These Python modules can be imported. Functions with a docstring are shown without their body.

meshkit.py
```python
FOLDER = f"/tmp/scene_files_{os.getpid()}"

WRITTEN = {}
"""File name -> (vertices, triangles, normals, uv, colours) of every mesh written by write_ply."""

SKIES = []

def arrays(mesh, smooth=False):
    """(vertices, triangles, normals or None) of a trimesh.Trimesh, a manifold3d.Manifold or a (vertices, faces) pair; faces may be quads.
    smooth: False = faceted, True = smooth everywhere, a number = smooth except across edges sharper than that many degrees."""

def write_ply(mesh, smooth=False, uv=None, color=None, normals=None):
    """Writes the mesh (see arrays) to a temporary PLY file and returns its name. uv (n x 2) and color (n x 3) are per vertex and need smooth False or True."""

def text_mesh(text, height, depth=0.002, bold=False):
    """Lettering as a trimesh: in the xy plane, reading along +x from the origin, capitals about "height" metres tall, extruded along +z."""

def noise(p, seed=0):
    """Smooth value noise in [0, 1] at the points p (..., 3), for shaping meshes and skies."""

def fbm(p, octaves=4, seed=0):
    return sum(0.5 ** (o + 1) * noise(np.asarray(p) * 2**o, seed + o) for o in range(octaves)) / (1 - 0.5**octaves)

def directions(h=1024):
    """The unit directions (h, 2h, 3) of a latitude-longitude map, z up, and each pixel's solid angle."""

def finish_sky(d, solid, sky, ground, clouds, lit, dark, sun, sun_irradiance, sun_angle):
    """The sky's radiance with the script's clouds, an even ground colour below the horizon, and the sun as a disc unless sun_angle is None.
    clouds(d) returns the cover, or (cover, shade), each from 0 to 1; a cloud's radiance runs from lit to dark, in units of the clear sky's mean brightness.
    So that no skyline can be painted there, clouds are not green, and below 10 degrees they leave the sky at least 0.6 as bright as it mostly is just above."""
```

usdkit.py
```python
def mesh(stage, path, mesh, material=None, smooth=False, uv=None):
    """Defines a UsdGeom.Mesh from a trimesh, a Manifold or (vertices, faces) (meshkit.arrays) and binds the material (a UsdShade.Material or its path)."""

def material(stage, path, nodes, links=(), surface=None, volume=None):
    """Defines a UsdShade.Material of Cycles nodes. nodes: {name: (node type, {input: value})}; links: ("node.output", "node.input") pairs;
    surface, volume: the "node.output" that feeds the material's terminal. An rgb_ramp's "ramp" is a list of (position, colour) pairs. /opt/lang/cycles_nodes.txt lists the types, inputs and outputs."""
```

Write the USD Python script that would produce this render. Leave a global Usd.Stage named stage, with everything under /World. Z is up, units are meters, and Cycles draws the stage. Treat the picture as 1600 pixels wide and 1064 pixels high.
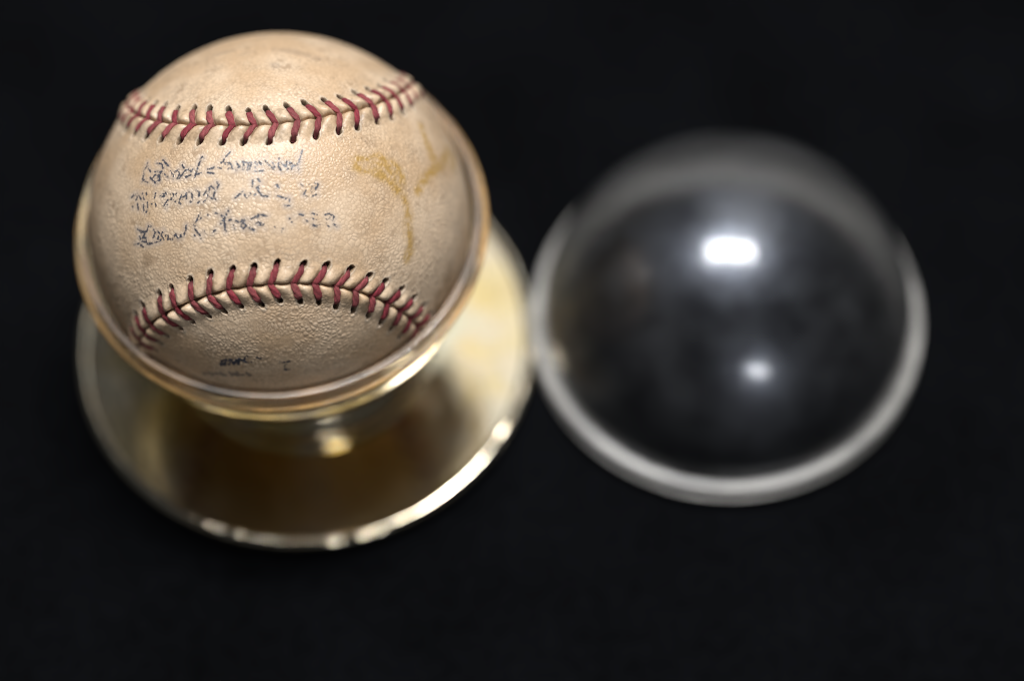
import math, json, numpy as np, trimesh, usdkit, meshkit
from pxr import Usd, UsdGeom, UsdLux, Gf, Sdf, UsdShade, Vt
from scipy.spatial import ConvexHull, cKDTree
from scipy.interpolate import CubicSpline

stage = Usd.Stage.CreateInMemory()
UsdGeom.SetStageUpAxis(stage, UsdGeom.Tokens.z)
UsdGeom.SetStageMetersPerUnit(stage, 1.0)
UsdGeom.Xform.Define(stage, '/World'); UsdGeom.Scope.Define(stage, '/World/Looks')
MM = 0.001
rng = np.random.default_rng(7)

# ------------------------------------------------------------------ camera, lamps, exposure
CAM_AT = np.array([42.806, -308.498, 545.467])          # millimetres
CAM_R = np.array([0.99927055, -0.03324218, -0.0187969])
CAM_U = np.array([0.03818856, 0.86983987, 0.49185387])
CAM_F = np.array([0.0, 0.49221292, -0.87047484])
CAM_R = np.cross(CAM_F, CAM_U); CAM_R /= np.linalg.norm(CAM_R); CAM_U = np.cross(CAM_R, CAM_F)
cam = UsdGeom.Camera.Define(stage, '/World/camera')
m = np.eye(4); m[0, :3], m[1, :3], m[2, :3], m[3, :3] = CAM_R, CAM_U, -CAM_F, CAM_AT * MM
cam.AddTransformOp().Set(Gf.Matrix4d(m.tolist()))
cam.CreateFocalLengthAttr(105.0); cam.CreateHorizontalApertureAttr(36.0); cam.CreateVerticalApertureAttr(36.0 * 680 / 1024)
cam.CreateClippingRangeAttr(Gf.Vec2f(0.01, 50.0))
cam.CreateFStopAttr(3.1); cam.CreateFocusDistanceAttr(0.552)
cam.CreateExposureAttr(0.0)

def lamp(name, direction, dist, w, h, power, color, roll=0.0, target=(20, 0, 30)):
    """A rectangular lamp hanging in the room, facing the table."""
    d = np.array(direction, float); d /= np.linalg.norm(d)
    x = np.cross([0, 1.0, 0.001], d); x /= np.linalg.norm(x); y = np.cross(d, x)
    x, y = x * math.cos(roll) + y * math.sin(roll), -x * math.sin(roll) + y * math.cos(roll)
    l = UsdLux.RectLight.Define(stage, '/World/' + name)
    m = np.eye(4); m[0, :3], m[1, :3], m[2, :3], m[3, :3] = x, y, d, np.array(target) * MM + d * dist
    l.AddTransformOp().Set(Gf.Matrix4d(m.tolist()))
    l.CreateWidthAttr(w); l.CreateHeightAttr(h); l.CreateIntensityAttr(power); l.CreateColorAttr(Gf.Vec3f(*color)); l.CreateNormalizeAttr(False)
    return l

lamp('overhead_lamp', (0.06, 0.20, 0.98), 1.25, 0.60, 0.27, 40.0, (0.99, 0.982, 0.975), math.radians(-4))
lamp('far_lamp', (0.26, -0.87, 0.44), 2.5, 0.46, 0.20, 32.0, (0.97, 0.98, 1.0), math.radians(8))
for k_, s_ in enumerate((0.8, 1.4, 2.1)):
    lamp('ceiling_glow' + ('_%03d' % k_ if k_ else ''), (0.19, 0.57, 0.80), 2.6 + 0.02 * k_, s_, s_, 0.37, (0.98, 0.99, 1.0))
dome = UsdLux.DomeLight.Define(stage, '/World/room_light')
dome.CreateIntensityAttr(0.013); dome.CreateColorAttr(Gf.Vec3f(0.95, 0.97, 1.0))

# ------------------------------------------------------------------ helpers
def tag(p, label=None, cat=None, group=None, kind=None):
    p = p.GetPrim() if hasattr(p, 'GetPrim') else p
    for k, v in (('label', label), ('category', cat), ('group', group), ('kind', kind)):
        if v: p.SetCustomDataByKey(k, v)
    return p

def thing(name, at=(0, 0, 0), rot=None):
    x = UsdGeom.Xform.Define(stage, '/World/' + name)
    m = np.eye(4)
    if rot is not None: m[:3, :3] = rot
    m[3, :3] = np.array(at) * MM
    x.AddTransformOp().Set(Gf.Matrix4d(m.tolist()))
    return x

def put(path, v, f, mat, smooth=True, color=None):
    """One mesh; v in millimetres."""
    if isinstance(smooth, bool) or smooth is None:
        g = usdkit.mesh(stage, path, (np.asarray(v) * MM, f), mat, smooth=smooth)
    else:
        g = usdkit.mesh(stage, path, trimesh.Trimesh(np.asarray(v) * MM, f, process=False), mat, smooth=smooth)
    if color is not None:
        for nm, c in color.items():
            c = np.asarray(c, np.float32)
            if c.ndim == 1:
                UsdGeom.PrimvarsAPI(g).CreatePrimvar(nm, Sdf.ValueTypeNames.FloatArray, 'vertex').Set(Vt.FloatArray.FromNumpy(c))
            else:
                UsdGeom.PrimvarsAPI(g).CreatePrimvar(nm, Sdf.ValueTypeNames.Color3fArray, 'vertex').Set(Vt.Vec3fArray.FromNumpy(c))
    return g

def arcpts(cr, cz, r, a0, a1, n):
    a = np.radians(np.linspace(a0, a1, n))
    return [(cr + r * math.cos(t), cz + r * math.sin(t)) for t in a]

def revolve(profile, n=256, wob=None, closed=True, like=None):
    """Closed profile of (radius, height) pairs turned about z; points at radius 0 are poles. Returns v, f with outward faces."""
    p = np.array(profile, float)
    keep = [0]
    for i in range(1, len(p)):
        if np.hypot(*(p[i] - p[keep[-1]])) > 1e-4: keep.append(i)
    p = p[keep]
    if np.hypot(*(p[0] - p[-1])) < 1e-4: p = p[:-1]
    m = trimesh.Trimesh
    K = len(p); ph = np.arange(n) * 2 * np.pi / n
    v = np.stack([p[:, :1] * np.cos(ph), p[:, :1] * np.sin(ph), np.repeat(p[:, 1:], n, 1)], -1).reshape(-1, 3)
    i, j = np.meshgrid(np.arange(K if closed else K - 1), np.arange(n), indexing='ij')
    i2, j2 = (i + 1) % K, (j + 1) % n
    a, b, c, d = i * n + j, i * n + j2, i2 * n + j2, i2 * n + j
    f = np.concatenate([np.stack([a, b, c], -1).reshape(-1, 3), np.stack([a, c, d], -1).reshape(-1, 3)])
    if wob is not None: v = wob(v)
    t = trimesh.Trimesh(v, f, process=False); t.merge_vertices(merge_norm=True, merge_tex=True, digits_vertex=6)
    t.update_faces(t.nondegenerate_faces()); t.remove_unreferenced_vertices()
    if (t.volume < 0) if closed else (((t.triangles_center * [1, 1, 0] * t.face_normals).sum() < 0) != (like == 'in')): t.invert()
    return np.array(t.vertices), np.array(t.faces)

def mat(name, nodes, links=(), surface=None):
    return usdkit.material(stage, '/World/Looks/' + name, nodes, links, surface=surface)

def sstep(x, a, b):
    t = np.clip((x - a) / (b - a), 0, 1); return t * t * (3 - 2 * t)

# ------------------------------------------------------------------ materials
M_leather = mat('aged_leather', {
    'tone': ('attribute', {'attribute': 'tone'}), 'pos': ('texture_coordinate', {}),
    'fine': ('noise_texture', {'scale': 2600.0, 'detail': 4.0, 'roughness': 0.65}),
    'vary': ('map_range', {'from_min': 0.3, 'from_max': 0.7, 'to_min': 0.86, 'to_max': 1.12}),
    'mul': ('mix_color', {'blend_type': 'multiply', 'fac': 1.0, 'use_clamp': False}),
    'vc': ('combine_color', {}),
    'grain': ('noise_texture', {'scale': 5200.0, 'detail': 3.0}),
    'bump': ('bump', {'strength': 0.35, 'distance': 0.00006}),
    'p': ('principled_bsdf', {'roughness': 0.43, 'specular_ior_level': 0.62, 'subsurface_weight': 0.0}),
}, [('pos.object', 'fine.vector'), ('pos.object', 'grain.vector'), ('fine.fac', 'vary.value'), ('vary.result', 'vc.r'), ('vary.result', 'vc.g'), ('vary.result', 'vc.b'),
    ('tone.color', 'mul.a'), ('vc.color', 'mul.b'), ('mul.result', 'p.base_color'), ('grain.fac', 'bump.height'), ('bump.normal', 'p.normal')], 'p.BSDF')

M_thread = mat('red_thread', {
    'tone': ('attribute', {'attribute': 'tone'}), 'pos': ('texture_coordinate', {}),
    'fibre': ('noise_texture', {'scale': 4200.0, 'detail': 4.0, 'roughness': 0.7}),
    'vary': ('map_range', {'from_min': 0.3, 'from_max': 0.7, 'to_min': 0.6, 'to_max': 1.3}),
    'vc': ('combine_color', {}), 'mul': ('mix_color', {'blend_type': 'multiply', 'fac': 1.0, 'use_clamp': False}),
    'bump': ('bump', {'strength': 0.6, 'distance': 0.00008}),
    'p': ('principled_bsdf', {'roughness': 0.7, 'specular_ior_level': 0.25, 'sheen_weight': 0.1, 'sheen_roughness': 0.4}),
}, [('pos.object', 'fibre.vector'), ('fibre.fac', 'vary.value'), ('vary.result', 'vc.r'), ('vary.result', 'vc.g'), ('vary.result', 'vc.b'),
    ('tone.color', 'mul.a'), ('vc.color', 'mul.b'), ('mul.result', 'p.base_color'), ('fibre.fac', 'bump.height'), ('bump.normal', 'p.normal')], 'p.BSDF')

def acrylic(name, tint, haze, haze_rough, haze_col=(0.8, 0.8, 0.8), rough=0.01, diff=0.0, scale=60.0, dust_glow_col=None, graze=0.0):
    """Clear plastic, scuffed in patches: glass with a broad rough gloss and a little dust laid over it, painting glow on the rims."""
    nodes = {
        'pos': ('texture_coordinate', {}),
        'n': ('noise_texture', {'scale': scale, 'detail': 6.0, 'roughness': 0.62}),
        'hz': ('map_range', {'from_min': 0.35, 'from_max': 0.75, 'to_min': haze * 0.45, 'to_max': haze * 1.7, 'clamp': True}),
        'wn': ('noise_texture', {'scale': 90.0, 'detail': 2.0}), 'b': ('bump', {'strength': 0.12, 'distance': 0.00005}),
        'g': ('principled_bsdf', {'base_color': tint, 'roughness': rough, 'ior': 1.49, 'transmission_weight': 1.0}),
        'r': ('glossy_bsdf', {'color': haze_col, 'roughness': haze_rough}),
        'd': ('diffuse_bsdf', {'color': dust_glow_col or haze_col}),
        'm1': ('mix_closure', {}), 'm2': ('mix_closure', {'fac': diff}),
    }
    links = [('pos.object', 'n.vector'), ('pos.object', 'wn.vector'), ('n.fac', 'hz.value'), ('wn.fac', 'b.height'), ('b.normal', 'g.normal'),
             ('hz.result', 'm1.fac'), ('g.BSDF', 'm1.closure1'), ('r.BSDF', 'm1.closure2'), ('m1.closure', 'm2.closure1'), ('d.BSDF', 'm2.closure2')]
    if diff:
        nodes['dz'] = ('map_range', {'from_min': 0.36, 'from_max': 0.70, 'to_min': diff * 0.15, 'to_max': diff * 2.8, 'clamp': True})
        nodes['lw'] = ('layer_weight', {'blend': 0.5}); nodes['pw'] = ('math', {'math_type': 'power', 'value2': 5.0})
        nodes['gr'] = ('math', {'math_type': 'multiply_add', 'value2': graze, 'value3': 1.0}); nodes['dm'] = ('math', {'math_type': 'multiply', 'use_clamp': True})
        links += [('n.fac', 'dz.value'), ('lw.facing', 'pw.value1'), ('pw.value', 'gr.value1'), ('dz.result', 'dm.value1'), ('gr.value', 'dm.value2'), ('dm.value', 'm2.fac')]
    return mat(name, nodes, links, 'm2.closure')

M_cup = acrylic('clear_plastic', (0.985, 0.97, 0.94), 0.004, 0.25)
M_rim = acrylic('painted_glow_rim', (0.98, 0.94, 0.87), 0.09, 0.34, (0.92, 0.89, 0.86), 0.02, 0.12, 60.0, (0.68, 0.36, 0.12))  # amber diffuse colour paints the warm light piped through the cup rim
M_rim_bead = acrylic('painted_glow_bead', (0.98, 0.93, 0.84), 0.10, 0.34, (0.95, 0.85, 0.7), 0.03, 0.25, 60.0, (0.93, 0.56, 0.21))  # stronger orange in the colour imitates light glowing out of the bead
M_lid = acrylic('scuffed_plastic', (0.985, 0.98, 0.965), 0.046, 0.33, (0.68, 0.78, 1.0), 0.16, 0.0055, 95.0, (0.8, 0.8, 0.78), 3.5)
M_lidrim = acrylic('painted_glow_lid_rim', (0.97, 0.95, 0.91), 0.03, 0.45, (0.84, 0.82, 0.78), 0.28, 0.17)  # pale diffuse share stands in for light piped into the lid rim
M_cloth = mat('black_felt', {
    'pos': ('texture_coordinate', {}), 'n': ('noise_texture', {'scale': 300.0, 'detail': 6.0, 'roughness': 0.7}), 'big': ('noise_texture', {'scale': 28.0, 'detail': 4.0}),
    'mx': ('mix_float', {'fac': 0.45}),
    'r': ('rgb_ramp', {'ramp': [(0.3, (0.0005, 0.0006, 0.0008)), (0.66, (0.0040, 0.0045, 0.0058))]}),
    'b': ('bump', {'strength': 0.7, 'distance': 0.0012}),
    'p': ('principled_bsdf', {'roughness': 0.95, 'specular_ior_level': 0.05}),
}, [('pos.object', 'n.vector'), ('pos.object', 'big.vector'), ('n.fac', 'mx.a'), ('big.fac', 'mx.b'), ('mx.result', 'r.fac'), ('r.color', 'p.base_color'), ('n.fac', 'b.height'), ('b.normal', 'p.normal')], 'p.BSDF')
def gilt(name, c_lo, c_hi, c_wear, rough):
    return mat(name, {
    'pos': ('texture_coordinate', {}), 'n': ('noise_texture', {'scale': 55.0, 'detail': 5.0, 'roughness': 0.6, 'distortion': 0.4}), 'w': ('noise_texture', {'scale': 120.0, 'detail': 6.0, 'roughness': 0.7}),
    'r': ('rgb_ramp', {'ramp': [(0.32, c_lo), (0.47, c_hi), (0.56, (0.83, 0.67, 0.42)), (0.70, (0.78, 0.73, 0.54))]}), 'wr': ('map_range', {'from_min': 0.52, 'from_max': 0.68, 'to_min': 0.0, 'to_max': 0.4, 'clamp': True}),
    'mx': ('mix_color', {'b': c_wear}), 'ro': ('map_range', {'from_min': 0.3, 'from_max': 0.7, 'to_min': rough * 0.85, 'to_max': rough * 1.3}),
    'b': ('bump', {'strength': 0.3, 'distance': 0.0004}),
    'sp': ('separate_xyz', {}), 'xx': ('math', {'math_type': 'multiply'}), 'rr': ('math', {'math_type': 'multiply_add'}), 'rim': ('map_range', {'from_min': 0.0010, 'from_max': 0.0021, 'to_min': 0.0, 'to_max': 0.34, 'clamp': True}), 'mw': ('math', {'math_type': 'maximum'}),
    'p': ('principled_bsdf', {'metallic': 1.0}),
    }, [('pos.object', 'n.vector'), ('pos.object', 'w.vector'), ('n.fac', 'r.fac'), ('r.color', 'mx.a'), ('w.fac', 'wr.value'), ('wr.result', 'mw.value1'), ('pos.object', 'sp.vector'), ('sp.x', 'xx.value1'), ('sp.x', 'xx.value2'), ('sp.y', 'rr.value1'), ('sp.y', 'rr.value2'), ('xx.value', 'rr.value3'), ('rr.value', 'rim.value'), ('rim.result', 'mw.value2'), ('mw.value', 'mx.fac'), ('mx.result', 'p.base_color'), ('w.fac', 'ro.value'), ('ro.result', 'p.roughness'), ('n.fac', 'b.height'), ('b.normal', 'p.normal')], 'p.BSDF')
M_gold = gilt('tarnished_gilt', (0.74, 0.52, 0.15), (0.84, 0.65, 0.28), (0.82, 0.80, 0.73), 0.09)
M_bead = gilt('worn_gilt_edge', (0.75, 0.63, 0.38), (0.86, 0.78, 0.58), (0.80, 0.78, 0.72), 0.10)

# ------------------------------------------------------------------ the setting: black felt cloth
cl = UsdGeom.Mesh
nx = 9
gx = np.linspace(-900, 900, nx); gv = np.array([(x, y, 0.0) for y in gx + 150 for x in gx])
gf = np.array([[a, a + 1, a + nx + 1, a + nx] for r_ in range(nx - 1) for a in range(r_ * nx, r_ * nx + nx - 1)])
tag(put('/World/black_cloth', gv, np.vstack([gf[:, [0, 1, 2]], gf[:, [0, 2, 3]]]), M_cloth, smooth=False), 'plain black felt cloth spread under the ball stand and the lid', 'cloth', kind='structure')

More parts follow.
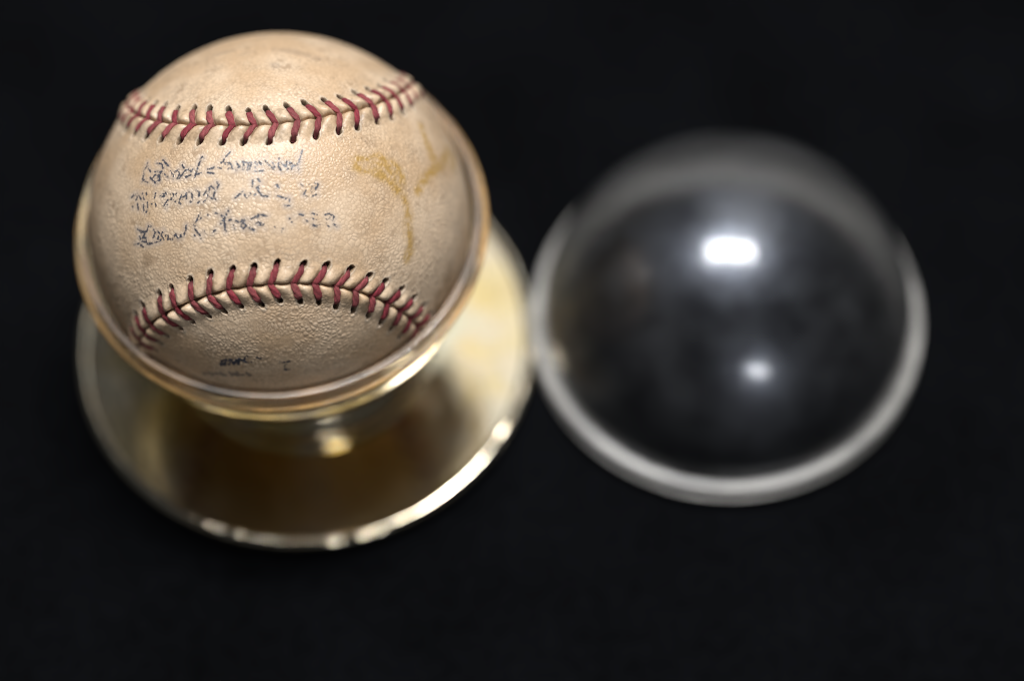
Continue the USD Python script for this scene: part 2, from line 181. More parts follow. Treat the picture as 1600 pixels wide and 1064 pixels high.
# ------------------------------------------------------------------ baseball
DATA = json.loads(r'''{"frame":[[0.9964,0.00757,-0.08449],[0.03816,0.84958,0.52607],[0.07576,-0.5274,0.84623]],"B":[-1.518,0.051,50.389],"ctl":[[-0.6954,-0.7185,0.0143],[-0.6516,-0.7437,-0.1498],[-0.5904,-0.7451,-0.3102],[-0.5158,-0.7209,-0.4629],[-0.4353,-0.6671,-0.6045],[-0.3671,-0.5746,-0.7314],[-0.3274,-0.4436,-0.8343],[-0.3128,-0.2882,-0.905],[-0.3154,-0.1206,-0.9413],[-0.3317,0.0501,-0.9421],[-0.3644,0.2145,-0.9062],[-0.4199,0.3593,-0.8334],[-0.4977,0.4703,-0.7288],[-0.5828,0.5469,-0.601],[-0.6592,0.5979,-0.456],[-0.7196,0.6271,-0.2981],[-0.7604,0.636,-0.1316],[-0.7791,0.6257,0.0388],[-0.773,0.5992,0.2083],[-0.7371,0.564,0.3723],[-0.6663,0.5298,0.5247],[-0.5595,0.5059,0.6565],[-0.4222,0.4958,0.7588],[-0.2665,0.4891,0.8305],[-0.0989,0.49,0.8661],[0.0712,0.5093,0.8576],[0.233,0.5391,0.8094],[0.3801,0.5716,0.7272],[0.5014,0.6109,0.6127],[0.5909,0.6537,0.4728],[0.648,0.6931,0.3159],[0.678,0.7198,0.149],[0.6854,0.7278,-0.0223],[0.6727,0.7143,-0.193],[0.6421,0.6779,-0.3579],[0.5967,0.6178,-0.5121],[0.5433,0.5311,-0.6502],[0.4971,0.4116,-0.7639],[0.4729,0.261,-0.8416],[0.4676,0.0938,-0.8789],[0.4731,-0.0776,-0.8776],[0.4861,-0.2443,-0.839],[0.5092,-0.3966,-0.7638],[0.5487,-0.5214,-0.6535],[0.6049,-0.6066,-0.5159],[0.6639,-0.6543,-0.3621],[0.712,-0.6735,-0.1984],[0.7428,-0.6689,-0.0296],[0.7532,-0.6427,0.1397],[0.7417,-0.5975,0.3049],[0.7062,-0.5369,0.4616],[0.6432,-0.4684,0.6057],[0.5486,-0.4026,0.7328],[0.4237,-0.3474,0.8365],[0.2748,-0.3071,0.9111],[0.1087,-0.2917,0.9503],[-0.0627,-0.2965,0.953],[-0.2298,-0.317,0.9202],[-0.3813,-0.3589,0.8519],[-0.5119,-0.4117,0.754],[-0.6167,-0.4702,0.6314],[-0.6867,-0.537,0.4899],[-0.7187,-0.6082,0.3371],[-0.7191,-0.6718,0.1777]],"main":[[[-27.67,12.73],[-28.42,10.93],[-28.58,8.79]],[[-28.64,9.41],[-27.21,8.53]],[[-27.6,12.25],[-26.67,10.77]],[[-26.55,9.54],[-25.17,8.25],[-24.16,8.92],[-24.23,9.81],[-25.49,10.06],[-25.96,9.2]],[[-25.2,12.47],[-23.92,12.19],[-23.66,11.26]],[[-23.83,12.95],[-22.32,11.6]],[[-25.55,10.67],[-23.77,10.52],[-24.72,9.4]],[[-23.39,10.2],[-22.31,9.24]],[[-21.74,10.52],[-21.18,9.61],[-20.98,9.02]],[[-20.74,10.31],[-19.96,10.7],[-19.75,9.81],[-20.17,8.97]],[[-19.24,11.67],[-18.88,11.06]],[[-19.7,8.95],[-18.54,10.46],[-17.78,10.71],[-17.14,10.1]],[[-18.31,9.16],[-17.26,9.53]],[[-17.29,10.1],[-16.86,10.65]],[[-16.48,8.93],[-15.96,10.61],[-15.33,12.58],[-14.74,12.7]],[[-16.06,9.62],[-15.18,9.72]],[[-15.06,13.0],[-15.73,11.74]],[[-13.76,10.5],[-12.63,10.74]],[[-13.74,9.8],[-12.59,9.61]],[[-9.51,13.74],[-10.58,12.49],[-10.95,11.09]],[[-11.25,11.67],[-9.84,11.19]],[[-10.4,11.49],[-9.57,11.61],[-9.14,10.89],[-9.81,10.36]],[[-11.78,10.7],[-11.21,10.54]],[[-9.14,10.89],[-8.99,10.33]],[[-8.33,11.57],[-7.63,10.85],[-8.3,10.18]],[[-7.11,11.68],[-6.02,11.51],[-5.35,11.5]],[[-6.83,11.39],[-6.94,10.28]],[[-6.02,11.37],[-6.13,10.13]],[[-5.35,11.5],[-5.73,10.26]],[[-4.68,11.63],[-4.4,11.07],[-4.66,10.52]],[[-4.01,11.76],[-3.6,11.2]],[[-4.92,9.84],[-3.32,9.96]],[[-3.07,12.03],[-1.73,10.77],[-1.2,10.22]],[[-1.47,11.6],[-1.07,10.49]],[[-0.27,12.29],[-0.41,10.77],[0.12,10.08]],[[0.13,11.6],[0.92,10.77]],[[1.19,11.6],[1.05,10.22],[1.72,10.5],[1.73,11.47],[2.26,11.33],[2.11,10.23]],[[4.18,14.04],[3.61,12.18],[3.31,9.97]],[[2.25,10.78],[3.33,11.34]],[[-31.41,5.61],[-30.61,6.33],[-29.73,5.52],[-30.1,4.94]],[[-29.79,6.44],[-28.71,5.18]],[[-28.39,6.36],[-27.93,5.14]],[[-27.42,6.3],[-27.01,5.69]],[[-31.09,3.77],[-30.87,3.61]],[[-29.66,4.32],[-29.41,3.11]],[[-28.07,3.96],[-27.84,2.78]],[[-26.95,4.37],[-26.9,2.76],[-27.27,2.47]],[[-26.03,4.33],[-25.83,3.89]],[[-25.13,4.3],[-24.76,3.57]],[[-25.04,6.19],[-25.17,5.32]],[[-23.96,5.56],[-22.94,5.52],[-22.64,6.22]],[[-23.46,5.83],[-22.29,5.92]],[[-23.57,4.26],[-23.05,3.53],[-22.4,4.36],[-21.93,4.92]],[[-22.54,3.23],[-22.22,3.79]],[[-21.48,6.03],[-20.83,5.87],[-21.44,4.9],[-20.3,4.45]],[[-20.19,5.99],[-20.48,5.15]],[[-19.99,4.58],[-19.51,4.01]],[[-18.94,5.94],[-19.52,4.56],[-19.2,3.86]],[[-18.91,4.83],[-18.17,5.92]],[[-18.02,5.91],[-17.98,4.53]],[[-17.42,6.17],[-16.81,5.6],[-17.08,4.23]],[[-15.95,6.54],[-15.35,6.11],[-15.48,5.29]],[[-15.6,4.06],[-15.03,4.46]],[[-14.47,5.54],[-13.78,6.62],[-13.36,6.88],[-13.74,4.71],[-14.44,4.18]],[[-13.08,7.14],[-12.22,6.58],[-12.48,5.23]],[[-11.97,7.94],[-11.54,7.38],[-11.81,6.84]],[[-13.18,4.97],[-12.05,4.68]],[[-8.35,4.89],[-7.68,5.42],[-7.02,5.95]],[[-6.75,5.54],[-6.21,5.01],[-5.55,5.66]],[[-5.17,8.07],[-5.16,7.0]],[[-4.11,8.47],[-3.84,7.92]],[[-4.89,5.39],[-4.62,5.52]],[[-4.36,6.72],[-3.97,6.99],[-4.1,6.19],[-3.3,5.12]],[[-3.04,5.12],[-2.25,5.51],[-2.51,5.12]],[[-0.67,7.24],[-0.41,6.71]],[[-0.55,5.24],[0.63,4.85],[1.68,4.59]],[[1.55,4.98],[1.67,4.06]],[[0.89,3.4],[1.67,3.4]],[[3.81,7.4],[4.07,7.13]],[[4.86,6.74],[4.32,5.4],[4.84,5.13]],[[5.4,7.28],[5.93,6.75],[5.65,5.94]],[[6.48,7.56],[7.01,7.44],[6.46,6.49],[6.71,5.42]],[[5.64,5.14],[6.58,5.42]],[[-29.59,-1.05],[-28.61,-1.48]],[[-28.61,-1.63],[-27.08,-1.47],[-26.7,-0.44],[-26.15,-0.44]],[[-30.55,-4.37],[-29.3,-4.03],[-28.15,-4.58]],[[-29.03,-2.53],[-28.67,-3.41],[-27.34,-3.67]],[[-28.26,-2.81],[-27.31,-2.78],[-27.17,-3.95],[-26.43,-3.93]],[[-27.66,-1.91],[-28.07,-2.8]],[[-25.44,-1.16],[-24.92,-1.73]],[[-24.39,-1.44],[-23.88,-1.86]],[[-25.1,-1.87],[-25.48,-2.74]],[[-24.24,-2.43],[-24.43,-3.01]],[[-26.43,-3.93],[-24.45,-3.44],[-23.07,-2.98]],[[-23.03,-1.28],[-23.54,-1.85]],[[-23.55,-2.14],[-22.9,-2.98]],[[-22.71,-2.27],[-21.89,-2.11],[-22.07,-2.96],[-21.1,-2.94]],[[-21.09,-2.66],[-20.28,-1.95],[-19.82,-2.64],[-19.19,-2.08]],[[-19.2,-2.36],[-18.58,-2.07],[-18.11,-1.11],[-18.01,-0.28]],[[-15.29,2.16],[-15.72,0.94],[-16.31,-0.14],[-16.02,-1.23],[-15.3,-1.9],[-15.03,-2.71]],[[-15.28,0.94],[-15.0,1.21]],[[-16.33,-2.05],[-16.18,-2.32]],[[-14.43,-1.36],[-14.29,-1.62]],[[-13.71,1.74],[-13.68,1.66]],[[-12.17,2.13],[-11.47,1.86],[-10.23,1.19],[-10.1,1.98]],[[-9.69,2.51],[-9.64,2.43]],[[-10.51,1.19],[-11.06,0.12]],[[-10.51,1.19],[-10.37,-0.14],[-10.24,-1.34]],[[-12.73,-1.48],[-12.17,-1.08]],[[-9.55,0.65],[-9.15,0.92]],[[-8.74,-0.14],[-8.69,-0.19]],[[-8.48,-0.8],[-8.4,-0.85]],[[-8.34,0.65],[-7.4,0.39],[-7.0,0.78]],[[-7.46,-0.27],[-6.87,0.31],[-6.29,-0.27],[-6.87,-0.85],[-7.46,-0.27]],[[-7.8,0.39],[-6.2,0.91]],[[-5.41,0.91],[-4.62,1.44],[-3.83,1.7],[-4.22,1.3]],[[-4.09,1.83],[-2.52,1.56]],[[-5.68,-0.66],[-4.89,-1.06]],[[-4.62,0.12],[-4.09,0.39],[-3.31,0.12],[-2.78,0.12]],[[-4.09,-0.14],[-3.18,-0.14]],[[-2.92,-0.4],[-2.86,-0.45]],[[-1.09,-0.53],[-1.01,-0.61]],[[0.09,-1.32],[0.17,-1.4]],[[0.35,-0.79],[0.43,-0.85]],[[1.66,1.04],[2.05,0.38]],[[2.58,1.43],[2.84,1.17]],[[3.5,1.83],[4.16,1.7]],[[4.42,0.78],[4.95,0.65]],[[5.88,1.97],[6.68,1.71]],[[6.01,1.05],[6.41,0.78]],[[6.0,-0.14],[6.67,-0.4]],[[7.47,-0.01],[6.94,-0.27]],[[8.29,1.71],[9.1,1.98],[9.92,1.45],[9.64,0.79]],[[8.55,0.92],[9.1,1.05]],[[8.55,0.12],[8.96,-0.41]],[[9.77,-0.01],[10.46,-0.41]]],"low":[[[-12.8,-30.02],[-12.45,-28.85],[-11.56,-28.46],[-11.93,-29.89],[-12.82,-30.16]],[[-10.72,-28.36],[-10.97,-29.75]],[[-10.21,-28.43],[-10.01,-29.63],[-9.27,-28.2]],[[-8.63,-27.88],[-8.97,-29.52]],[[-8.24,-28.1],[-7.87,-28.47],[-7.41,-27.65],[-6.98,-27.23]],[[-7.86,-28.33],[-7.08,-28.8],[-6.26,-28.61]],[[-4.81,-27.36],[-4.22,-27.46]],[[-0.12,-28.41],[0.87,-28.42],[1.65,-28.17]],[[1.07,-29.09],[0.87,-29.62]],[[0.88,-30.45],[1.68,-30.47]]],"lowf":[[[-17.48,-33.77],[-15.72,-33.16]],[[-15.57,-33.61],[-13.86,-32.91]],[[-13.13,-32.45],[-13.01,-33.22],[-12.13,-33.21]],[[-11.12,-32.1],[-10.79,-32.98],[-9.85,-32.22]],[[-9.39,-31.86],[-9.7,-32.82],[-8.18,-32.47]],[[-7.3,-31.92],[-6.72,-32.47]]],"top":[[[-17.29,40.92],[-11.63,41.61]],[[-1.02,40.68],[2.12,40.01],[5.77,38.95],[8.45,37.71]],[[-1.14,34.62],[-0.96,34.34]]],"stain":[[[15.78,11.6],[17.31,11.7],[19.62,11.12],[21.56,9.78],[23.54,7.7]],[[23.54,7.7],[24.95,5.57],[25.73,2.68],[25.92,-0.96],[26.25,-4.63],[25.68,-6.82]],[[32.49,22.68],[33.04,18.54],[34.34,15.22],[35.84,13.29],[32.88,11.2],[29.78,8.89],[28.82,6.9]],[[36.45,12.95],[41.67,18.22],[44.59,17.49],[42.14,13.95]],[[19.75,12.61],[23.12,10.64],[23.81,8.45]]],"dirt":[[39.96,-12.79],[37.13,-20.57],[39.55,2.42],[-28.03,-8.4],[-26.74,-7.25],[9.67,41.64]]}''')
FR = np.array(DATA['frame'])                     # rows: the ball's right, up and front axes
RB = 37.15
SEAM = np.array(DATA['ctl'])
SEAM = np.vstack([SEAM, SEAM[:1]])
_t = np.linspace(0, 1, len(SEAM)); _cs = CubicSpline(_t, SEAM, bc_type='periodic')
sd = _cs(np.linspace(0, 1, 12001)); sd /= np.linalg.norm(sd, axis=1, keepdims=True)
_l = np.concatenate([[0], np.cumsum(np.linalg.norm(np.diff(sd, axis=0), axis=1))]) * RB
SL = _l[-1]
NS = 8000
s_at = np.arange(NS) * SL / NS
SP = np.stack([np.interp(s_at, _l, sd[:, k]) for k in range(3)], 1); SP /= np.linalg.norm(SP, axis=1, keepdims=True)
ST = np.roll(SP, -1, 0) - np.roll(SP, 1, 0); ST /= np.linalg.norm(ST, axis=1, keepdims=True)
SN = np.cross(SP, ST)                                  # to the left of travel

def on_seam(s, d):
    """Unit direction at arc length s (mm) and sideways distance d (mm) from the seam."""
    i = (np.asarray(s) / SL * NS) % NS; i0 = i.astype(int) % NS; w = (i - np.floor(i))[:, None]
    p = SP[i0] * (1 - w) + SP[(i0 + 1) % NS] * w; n = SN[i0] * (1 - w) + SN[(i0 + 1) % NS] * w
    p /= np.linalg.norm(p, axis=1, keepdims=True); n -= p * (n * p).sum(1, keepdims=True); n /= np.linalg.norm(n, axis=1, keepdims=True)
    a = np.asarray(d)[:, None] / RB
    return p * np.cos(a) + n * np.sin(a)

# joints where two stitches meet in the seam: worn, hand-spaced, so a little uneven
a1, a2, full = 35.92, 87.99, 108.0
joints = np.concatenate([a1 + 1.076 * np.arange(11), np.linspace(46.68, a2, 40)[1:], a2 + np.arange(1, 13) * (101.32 - a2) / 12.55, np.linspace(101.0, a1 + full, 41)[1:-1]])
joints = np.sort(joints % full) * SL / full
joints = joints + rng.normal(0, 0.10, len(joints))
NJ = len(joints)
LEG = {}
for side in (1, -1):
    LEG[side] = np.stack([joints, joints - 1.55 + rng.normal(0, 0.16, NJ), 3.55 + rng.normal(0, 0.16, NJ), rng.uniform(0.75, 1.2, NJ)], 1)   # start s, hole s, hole sideways, hole size

# points spread over the sphere, close together where the camera sees and along the seams
def spread(n, lo, hi):
    k = np.arange(n) + 0.5; z = np.cos(lo) + (np.cos(hi) - np.cos(lo)) * k / n; ph = k * np.pi * (3 - 5 ** 0.5)
    r = np.sqrt(1 - z * z); return np.stack([r * np.cos(ph), r * np.sin(ph), z], 1)
def cap_n(lo, hi, sp): return int(2 * np.pi * (np.cos(lo) - np.cos(hi)) * RB * RB / (0.866 * sp * sp))
front_end = np.radians(98)
base = np.vstack([spread(cap_n(0, front_end, 0.17), 0, front_end), spread(cap_n(front_end, np.pi, 0.5), front_end, np.pi)])
tree = cKDTree(SP)
dist0 = tree.query(base)[0] * RB
rear = base[:, 2] < np.cos(front_end)
base = base[(dist0 > np.where(rear, 0.0, 4.9))]
ss, dd = np.meshgrid(np.arange(0, SL, 0.115), np.arange(-4.95, 4.951, 0.10))
ss = ss.ravel() + rng.uniform(-.03, .03, ss.size); dd = dd.ravel() + rng.uniform(-.03, .03, dd.size)
strip = on_seam(ss, dd); strip = strip[strip[:, 2] > np.cos(np.radians(97))]
# the seam behind: coarser
ss, dd = np.meshgrid(np.arange(0, SL, 0.32), np.arange(-4.9, 4.91, 0.28)); strip2 = on_seam(ss.ravel() + rng.uniform(-.05, .05, ss.size), dd.ravel() + rng.uniform(-.05, .05, dd.size))
strip2 = strip2[strip2[:, 2] <= np.cos(np.radians(97))]
gx, gy = np.meshgrid(np.arange(-29, 14, 0.105), np.arange(-3, 22, 0.105)); gx = gx.ravel() + rng.uniform(-.03, .03, gx.size); gy = gy.ravel() + rng.uniform(-.03, .03, gy.size)
def local_dir(xy):
    xy = np.asarray(xy, float); th = np.linalg.norm(xy, axis=1) / RB; k = np.where(th < 1e-9, 1.0, np.sin(th) / np.maximum(th, 1e-12)) / RB
    return np.stack([xy[:, 0] * k, xy[:, 1] * k, np.cos(th)], 1)
panel = local_dir(np.stack([gx, gy], 1)); panel = panel[tree.query(panel)[0] * RB > 4.95]
pd_ = np.vstack([base, strip, strip2, panel])
hull = ConvexHull(pd_)
faces = hull.simplices.astype(np.int64)
fn = np.cross(pd_[faces[:, 1]] - pd_[faces[:, 0]], pd_[faces[:, 2]] - pd_[faces[:, 0]])
flip = (fn * pd_[faces[:, 0]]).sum(1) < 0; faces[flip] = faces[flip][:, ::-1]

P = pd_ * RB
near, idx = tree.query(pd_)
side_d = np.arcsin(np.clip(((pd_ - SP[idx]) * SN[idx]).sum(1), -1, 1)) * RB
along = s_at[idx] + ((pd_ - SP[idx]) * ST[idx]).sum(1) * RB
near = near * RB
# leather pebble: cells of uneven size
ncell = 36000
seeds = rng.normal(size=(ncell, 3)); seeds /= np.linalg.norm(seeds, axis=1, keepdims=True)
warp = np.stack([meshkit.noise(P / 1.3 + 17 * k, k) for k in range(3)], 1) - 0.5
q = P + warp * 0.22
ft = cKDTree(seeds * RB); fd = ft.query(q, k=2)[0]
edge = fd[:, 1] - fd[:, 0]
cell = sstep(edge, 0.0, 0.40)
big = meshkit.fbm(P / 9.0, 3, 3); mid = meshkit.fbm(P / 2.2, 3, 9); tiny = meshkit.fbm(P / 0.45, 2, 21)
calm = 1 - np.exp(-(np.maximum(near - 1.0, 0) / 2.6) ** 2) * 0.75
grain_amt = 0.030 + 0.058 * sstep(meshkit.fbm(P / 9.0, 3, 31), 0.34, 0.62)
h = grain_amt * (cell - 0.7) * calm + 0.035 * (mid - 0.5) * calm + 0.035 * (tiny - 0.5) + 0.12 * (big - 0.5)

dirt = np.zeros(len(P)); hole_dark = np.zeros(len(P)); rim_light = np.zeros(len(P))
sel = np.nonzero(near < 6.2)[0]
d = side_d[sel]; s = along[sel] % SL; ad = np.abs(d)
trough = np.zeros(len(sel)); holef = np.zeros(len(sel)); liph = np.zeros(len(sel)); nearleg = np.full(len(sel), 9.0)
jt = np.concatenate([joints - SL, joints, joints + SL]); order = np.searchsorted(jt, s)
for off in range(-2, 3):
    k = (order + off) % NJ
    for side in (1, -1):
        pick = (d * side) > -0.6
        L = LEG[side][k]
        x = (s - L[:, 0] + SL / 2) % SL - SL / 2
        bx, by = L[:, 1] - L[:, 0], L[:, 2]
        ln = np.hypot(bx, by); ux, uy = bx / ln, by / ln
        y = d * side
        t = np.clip(x * ux + y * uy, 0.0, ln)
        dl = np.hypot(x - t * ux, y - t * uy); dl[~pick] = 9
        trough = np.maximum(trough, np.exp(-(dl / 0.95) ** 2) * np.where(pick, 1, 0)); nearleg = np.minimum(nearleg, dl)
        along_leg = x * ux + y * uy - ln + 0.02; across = -x * uy + y * ux
        e = np.hypot(along_leg / (0.92 * L[:, 3]), across / (0.52 * (0.7 + 0.3 * L[:, 3]))) + (tiny[sel] - 0.5) * 0.5; e[~pick] = 9
        holef = np.maximum(holef, 1 - sstep(e, 0.55, 1.12)); liph = np.maximum(liph, np.exp(-((e - 1.35) / 0.35) ** 2))
puff = 1.0 + 0.55 * (meshkit.noise(P[sel] / 2.9, 71) - 0.5)
pad = (1 - np.exp(-(ad / (0.30 + 0.45 * trough)) ** 1.5)) * (1 - sstep(ad, 0.9, 4.4)) * puff
hs = 1.05 * pad * (1 - 0.86 * trough) - 0.10 * trough * (ad < 4) - (0.48 * np.exp(-(ad / 0.20) ** 2)) - 1.6 * holef + 0.05 * (tiny[sel] - 0.5) + 0.10 * (mid[sel] - 0.5) + 0.06 * liph * (1 - holef)
h[sel] += hs
hole_dark[sel] = holef; rim_light[sel] = liph * (1 - holef)
dirt[sel] = np.clip(0.95 * np.exp(-((nearleg - 0.68) / 0.22) ** 2) * (ad < 4.2) * (0.45 + 0.55 * sstep(mid[sel], 0.35, 0.65)) + 0.65 * np.exp(-(ad / 0.22) ** 2) + 0.5 * liph * sstep(mid[sel], 0.45, 0.7) + 0.55 * (ad < 3.4) * sstep(meshkit.fbm(P[sel] / 1.1, 3, 83), 0.48, 0.72), 0, 1)  # real smudges on the pads; shade of the gaps beside threads painted in

# colour of the leather itself: age, stains, dirt, ink, and painted shade in the thread gaps
C0 = np.array((0.78, 0.595, 0.415)); C1 = np.array((0.66, 0.465, 0.29)); C2 = np.array((0.70, 0.56, 0.41))
a = sstep(meshkit.fbm(P / 11.0, 3, 5), 0.34, 0.66)[:, None]; b = sstep(meshkit.fbm(P / 3.2, 4, 11), 0.42, 0.75)[:, None]
tone = C0 * (1 - a) + C1 * a
tone = tone * (1 - 0.35 * b) + C2 * 0.35 * b
crease = (1 - sstep(edge, 0.03, 0.20)) * (0.40 + 0.60 * b[:, 0]) * calm
tone = tone * (1 - 0.58 * crease[:, None]) + np.array((0.28, 0.165, 0.085)) * 0.58 * crease[:, None]                                  # grime in the creases of the grain
speck = sstep(meshkit.fbm(P / 0.5, 3, 44), 0.66, 0.8)[:, None] * sstep(meshkit.fbm(P / 5.0, 2, 45), 0.5, 0.7)[:, None]
tone = tone * (1 - 0.35 * speck)

def strokes(lines, step=0.05):
    out = []
    for l in lines:
        l = np.array(l, float)
        for p0, p1 in zip(l[:-1], l[1:]):
            n = max(2, int(np.hypot(*(p1 - p0)) / step)); out.append(p0 + (p1 - p0) * np.linspace(0, 1, n)[:, None])
    return cKDTree(local_dir(np.vstack(out)) * RB)
def reach(lines, far):
    dd, _ = strokes(lines).query(P, distance_upper_bound=far); return np.where(np.isfinite(dd), dd, far)
front = pd_[:, 2] > 0
# yellow varnish stains
ds = reach(DATA['stain'][:1] + DATA['stain'][4:5], 6.0) + (mid - 0.5) * 2.2; k1 = 1.25 * (1 - sstep(ds, 0.2, 3.2)) * (0.4 + 0.6 * np.exp(-((ds - 1.3) / 0.8) ** 2))
ds = reach(DATA['stain'][1:4], 6.0) + (mid - 0.5) * 1.6; k2 = (1 - sstep(ds, 0.0, 1.9))
k = np.clip(np.maximum(k1, 0.85 * k2) * (0.75 + 0.25 * cell) * (0.45 + 1.0 * sstep(meshkit.fbm(P / 0.8, 3, 91), 0.3, 0.65)), 0, 1)[:, None] * 0.8
tone = tone * (1 - k) + np.array((0.46, 0.27, 0.055)) * k
for (x, y), r_, am in zip(DATA['dirt'], (5.0, 5.5, 1.0, 1.6, 1.8, 1.2), (0.42, 0.5, 0.45, 0.35, 0.4, 0.3)):
    dd = np.linalg.norm(P - local_dir([[x, y]])[0] * RB, axis=1) / r_ + (mid - 0.5) * 1.4
    k = (am * (1 - sstep(dd, 0.1, 1.0)))[:, None] * (0.55 + 0.45 * sstep(tiny, 0.35, 0.6))[:, None]
    tone = tone * (1 - k) + np.array((0.17, 0.095, 0.045)) * k
k = (0.75 * dirt)[:, None]; tone = tone * (1 - k) + np.array((0.20, 0.125, 0.065)) * k
k = (0.6 * rim_light)[:, None] * sstep(mid, 0.3, 0.55)[:, None]; tone = tone * (1 - k) + np.array((0.72, 0.60, 0.46)) * k
k = hole_dark[:, None] ** 0.6; tone = tone * (1 - k) + np.array((0.035, 0.018, 0.010)) * k
# stamped ink, worn away between the pebbles
INK = np.array((0.030, 0.042, 0.070))
inkn = meshkit.fbm(P / 0.34, 3, 61); inkp = meshkit.fbm(P / 2.6, 2, 63)
def ink(lines, half, amount, lo=0.40, halo=0.0):
    global tone
    dd = reach(lines, 3.0)
    body = (1 - sstep(dd + (tiny - 0.5) * 0.28, half * 0.75, half * 1.35)) * sstep(inkn + 0.30 * (inkp - 0.5), lo, lo + 0.09) * amount
    if halo:
        hh = (halo * (1 - sstep(dd, 0.2, 1.3)) * sstep(inkp, 0.2, 0.6))[:, None]; tone = tone * (1 - hh) + np.array((0.50, 0.49, 0.50)) * hh
    tone = tone * (1 - body[:, None]) + INK * body[:, None]
ink(DATA['main'], 0.19, 0.92, 0.39, 0.28)
ink(DATA['low'], 0.27, 0.96, 0.32)
ink(DATA['lowf'], 0.34, 0.62, 0.34)
ink(DATA['top'], 0.9, 0.22, 0.36)

BALL_AT = (-1.52, 0.0, 49.5)
ball = thing('baseball', BALL_AT, FR)                  # rows of FR: local axes in the world
tag(ball, 'aged tan baseball with red stitching and worn blue script in the clear cup', 'baseball')
put('/World/baseball/leather_cover', pd_ * (RB + h)[:, None], faces, M_leather, smooth=True, color={'tone': np.clip(tone, 0, 1)})

# stitches: every leg of the red thread is a part
RED = np.array((0.27, 0.035, 0.05)); first = True; count = 0
for kk in range(NJ):
    for side in (1, -1):
        s0, s1, dw, sz = LEG[side][kk]
        n = 22; u = np.linspace(-0.13, 1.04, n)
        sw = rng.normal(0, 0.05)
        ds_ = s0 + (s1 - s0) * np.clip(u, -0.2, 1.2) + sw * np.sin(np.pi * u) - 0.15 * np.sin(np.pi * np.clip(u, 0, 1))
        dp = side * (dw * u * 1.0 + 0.02)
        padh = 1.05 * (1 - np.exp(-(np.abs(dp) / 0.6) ** 1.5)) * (1 - sstep(np.abs(dp), 0.9, 4.4)) * 0.17
        hh = padh + 0.20 - 0.75 * sstep(-u, -0.10, 0.14) - 1.5 * sstep(u, 0.70, 1.0) + (0.05 if side > 0 else 0.0)
        c = on_seam(ds_, dp) * (RB + hh)[:, None]
        tn = np.gradient(c, axis=0); tn /= np.linalg.norm(tn, axis=1, keepdims=True)
        up = c / np.linalg.norm(c, axis=1, keepdims=True); sd_ = np.cross(tn, up); sd_ /= np.linalg.norm(sd_, axis=1, keepdims=True); up = np.cross(sd_, tn)
        m_ = 18; ph = np.arange(m_) * 2 * np.pi / m_
        lenm = np.concatenate([[0], np.cumsum(np.linalg.norm(np.diff(c, axis=0), axis=1))])
        ridge = 1 + 0.10 * np.cos(3 * (ph[None] - 1.05 * lenm[:, None] + kk)) + 0.045 * rng.normal(size=(n, m_))
        taper = (0.62 + 0.38 * np.sin(np.pi * np.clip(u * 0.8 + 0.12, 0, 1)))[:, None]
        w_ = 0.63 * rng.uniform(0.84, 1.12)
        v = c[:, None] + (w_ * taper * ridge * np.cos(ph))[..., None] * sd_[:, None] + (0.34 * ridge * np.sin(ph))[..., None] * up[:, None]
        i, j = np.meshgrid(np.arange(n - 1), np.arange(m_), indexing='ij'); j2 = (j + 1) % m_
        f = np.concatenate([np.stack([i * m_ + j, i * m_ + j2, (i + 1) * m_ + j2], -1).reshape(-1, 3), np.stack([i * m_ + j, (i + 1) * m_ + j2, (i + 1) * m_ + j], -1).reshape(-1, 3)])
        f = f[:, ::-1]
        vv = v.reshape(-1, 3)
        tt = trimesh.Trimesh(vv, f, process=False)
        cen = c.mean(0)
        nrm = tt.face_normals[(n // 2) * m_]
        if (nrm * (tt.triangles_center[(n // 2) * m_] - c[n // 2])).sum() < 0: f = f[:, ::-1]
        shade = rng.uniform(0.78, 1.15) * (1 - 0.22 * (np.cos(3 * (ph[None] - 1.05 * lenm[:, None] + kk)) < -0.55))
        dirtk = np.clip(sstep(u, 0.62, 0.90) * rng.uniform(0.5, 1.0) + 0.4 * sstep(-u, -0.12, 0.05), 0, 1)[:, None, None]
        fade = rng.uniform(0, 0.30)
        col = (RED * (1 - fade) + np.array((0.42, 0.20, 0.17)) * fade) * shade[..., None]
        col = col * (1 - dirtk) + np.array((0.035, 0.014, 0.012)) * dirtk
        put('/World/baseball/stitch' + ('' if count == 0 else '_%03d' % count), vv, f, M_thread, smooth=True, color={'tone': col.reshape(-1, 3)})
        count += 1

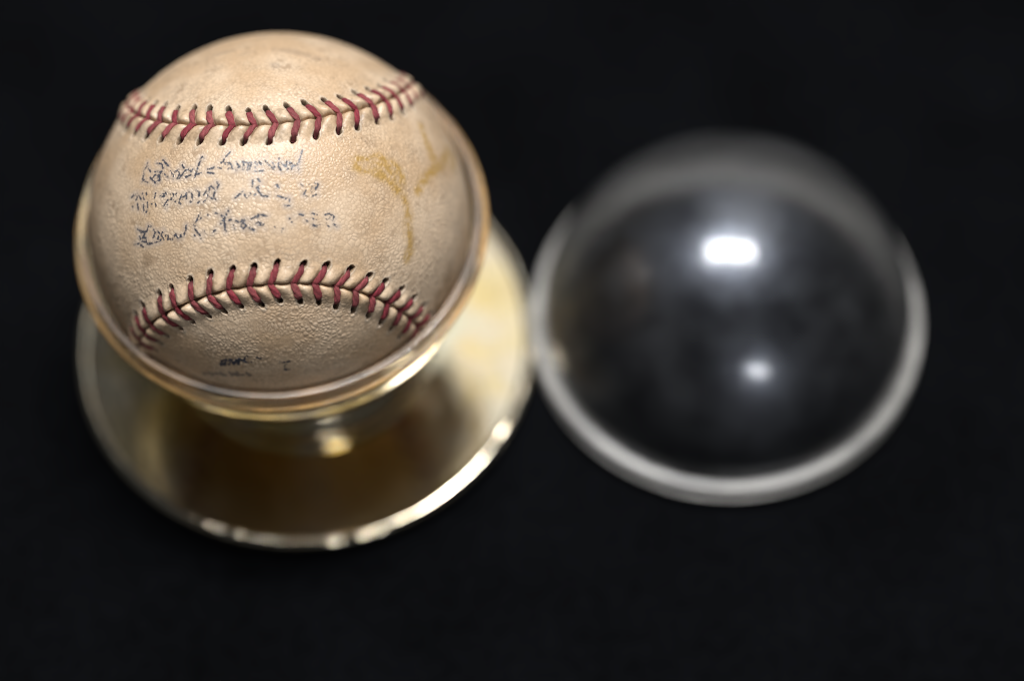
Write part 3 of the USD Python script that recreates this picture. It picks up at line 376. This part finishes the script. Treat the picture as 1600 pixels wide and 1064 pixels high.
# ------------------------------------------------------------------ stand: clear cup on a gilt base
CUP_Z = 50.39
RI, RO, RL = 38.0, 39.35, 40.2
stand = thing('ball_stand')
tag(stand, 'clear plastic cup fixed on a round tarnished gold base, holding the baseball', 'ball stand')
tilt = np.array((-0.035, -0.009), float); nz = np.array([tilt[0], tilt[1], 1.0]); nz /= np.linalg.norm(nz)
nxv = np.cross([0, 1.0, 0], nz); nxv /= np.linalg.norm(nxv); nyv = np.cross(nz, nxv)
ROT = np.stack([nxv, nyv, nz])                         # rows
def tilted(v): return v @ ROT + np.array([-1.52, 0.05, CUP_Z])
def glass_half(z_top, z_lip, r_lip, zc, foot):
    """Profiles (radius, height) of a half globe whose wall ends in a lip: the bare wall and the lip's skin share their border, so together they close. Cup: heights from the globe's centre."""
    ro = math.sqrt(RO ** 2 - z_lip ** 2)
    lipskin = arcpts(RI + 0.3, z_top - 0.3, 0.3, 180, 90, 6) + arcpts(RI + 1.35, z_top - 0.45, 0.45, 90, 20, 7) + [(RI + 1.9, z_top - 0.75)]
    lipskin += arcpts(r_lip - 0.6, z_top - 1.35, 0.6, 90, 0, 7) + [(r_lip, z) for z in np.linspace(z_top - 1.6, z_lip + 0.9, 6)] + arcpts(r_lip - 0.5, z_lip + 0.75, 0.5, 0, -75, 8) + [(ro, z_lip)]
    th = math.degrees(math.asin(z_lip / RO))
    wall_out = arcpts(0, 0, RO, th, -90, 60); wall_in = arcpts(0, 0, RI, -90, 0, 60) + [(RI, z_top - 0.3)]
    wall_out[-1] = (0.0, -RO); wall_in[0] = (0.0, -RI)
    return lipskin, wall_out + wall_in
lipskin, wall = glass_half(1.0, -3.7, RL, 0, 0)
lipskin = arcpts(RI + 0.25, 0.75, 0.25, 180, 90, 6) + arcpts(RI + 1.25, 0.6, 0.4, 90, 15, 7) + [(39.68, 0.1), (39.72, -0.8), (39.72, -1.75)] + arcpts(40.0, -2.55, 0.62, 115, -70, 12) + [(39.7, -3.35), (math.sqrt(RO ** 2 - 3.7 ** 2), -3.7)]
wall[-1] = (RI, 0.75)
def pair(wall, skin, n):
    (v0, f0), (v1, f1) = revolve(wall, n, closed=False), revolve(skin, n, closed=False)
    best = None
    for a in (f0, f0[:, ::-1]):
        for c in (f1, f1[:, ::-1]):
            vol = trimesh.Trimesh(np.vstack([v0, v1]), np.vstack([a, c + len(v0)]), process=False)
            vol.merge_vertices(digits_vertex=5, merge_norm=True)
            if vol.is_winding_consistent and vol.volume > 0: best = (v0, a, v1, c)
    return best
v0, f0, v1, f1 = pair(wall, lipskin, 320)
put('/World/ball_stand/cup', tilted(v0), f0, M_cup, smooth=35)
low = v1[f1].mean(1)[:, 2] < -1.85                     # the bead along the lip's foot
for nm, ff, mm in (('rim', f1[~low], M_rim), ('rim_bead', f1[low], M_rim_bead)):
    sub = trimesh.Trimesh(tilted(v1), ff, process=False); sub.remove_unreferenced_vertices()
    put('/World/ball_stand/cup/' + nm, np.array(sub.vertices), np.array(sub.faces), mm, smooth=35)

RD = 47.9
def dents(v):
    k = meshkit.fbm(v / 3.6, 3, 77) - 0.5; r = np.hypot(v[:, 0], v[:, 1]); o = v.copy(); o[:, 2] += k * 0.42 * sstep(r, 45.6, 47); o[:, :2] *= (1 + 0.004 * k)[:, None]; return o
top = [(0.0, 12.6), (14, 12.6)] + [(float(r_), float(z_)) for r_, z_ in zip(np.interp(np.linspace(0, 5, 60), [0, 1, 2, 3, 4, 5], [16.5, 19.0, 22.5, 27.0, 36.0, 46.2]), np.interp(np.linspace(0, 5, 60), [0, 1, 2, 3, 4, 5], [12.5, 9.6, 6.2, 4.5, 3.9, 3.5]))]
from scipy.ndimage import gaussian_filter1d
top = [tuple(t) for t in gaussian_filter1d(np.array(top), 2.2, axis=0, mode='nearest')]; top[0] = (0.0, 12.6)
under = [(r_, z_ - 0.9) for r_, z_ in top[::-1]]
v, f = revolve(top + under, 320, dents); put('/World/ball_stand/base_plate', v, f, M_gold, smooth=40)
v, f = revolve(arcpts(RD - 1.55, 2.45, 1.5, 0, 350, 24), 400, dents); put('/World/ball_stand/base_plate/rolled_edge', v, f, M_bead, smooth=60)
v, f = revolve(arcpts(25.8, 4.9, 1.5, 0, 350, 24), 300, dents); put('/World/ball_stand/base_plate/raised_ring', v, f, M_gold, smooth=60)
ped = [(0.0, 12.1), (16.6, 12.1), (16.6, 12.4)] + arcpts(16.9, 13.9, 1.4, -90, 60, 12) + [(16.4, 15.2), (15.2, 14.6), (10.0, 12.6), (0.0, 12.5)]
v, f = revolve(ped, 200); put('/World/ball_stand/collar', v, f, M_bead, smooth=40)

# ------------------------------------------------------------------ lid: the other half of the clear globe, laid dome up on the cloth
lid = thing('clear_lid', (87.7, 0.8, 0.0))
tag(lid, 'empty clear plastic dome lid lying rim down on the black cloth', 'lid')
RL, RO, RI = 40.7, 38.6, 37.3
lipskin, wall = glass_half(4.2, 4.2 - 5.8, RL, 0, 0)
v0, f0, v1, f1 = pair(wall, lipskin, 320)
turn = np.array([1, -1, -1.0])
put('/World/clear_lid/dome', v0 * turn + [0, 0, 4.2 + 0.05], f0, M_lid, smooth=35)
put('/World/clear_lid/dome/rim', v1 * turn + [0, 0, 4.2 + 0.05], f1, M_lidrim, smooth=35)
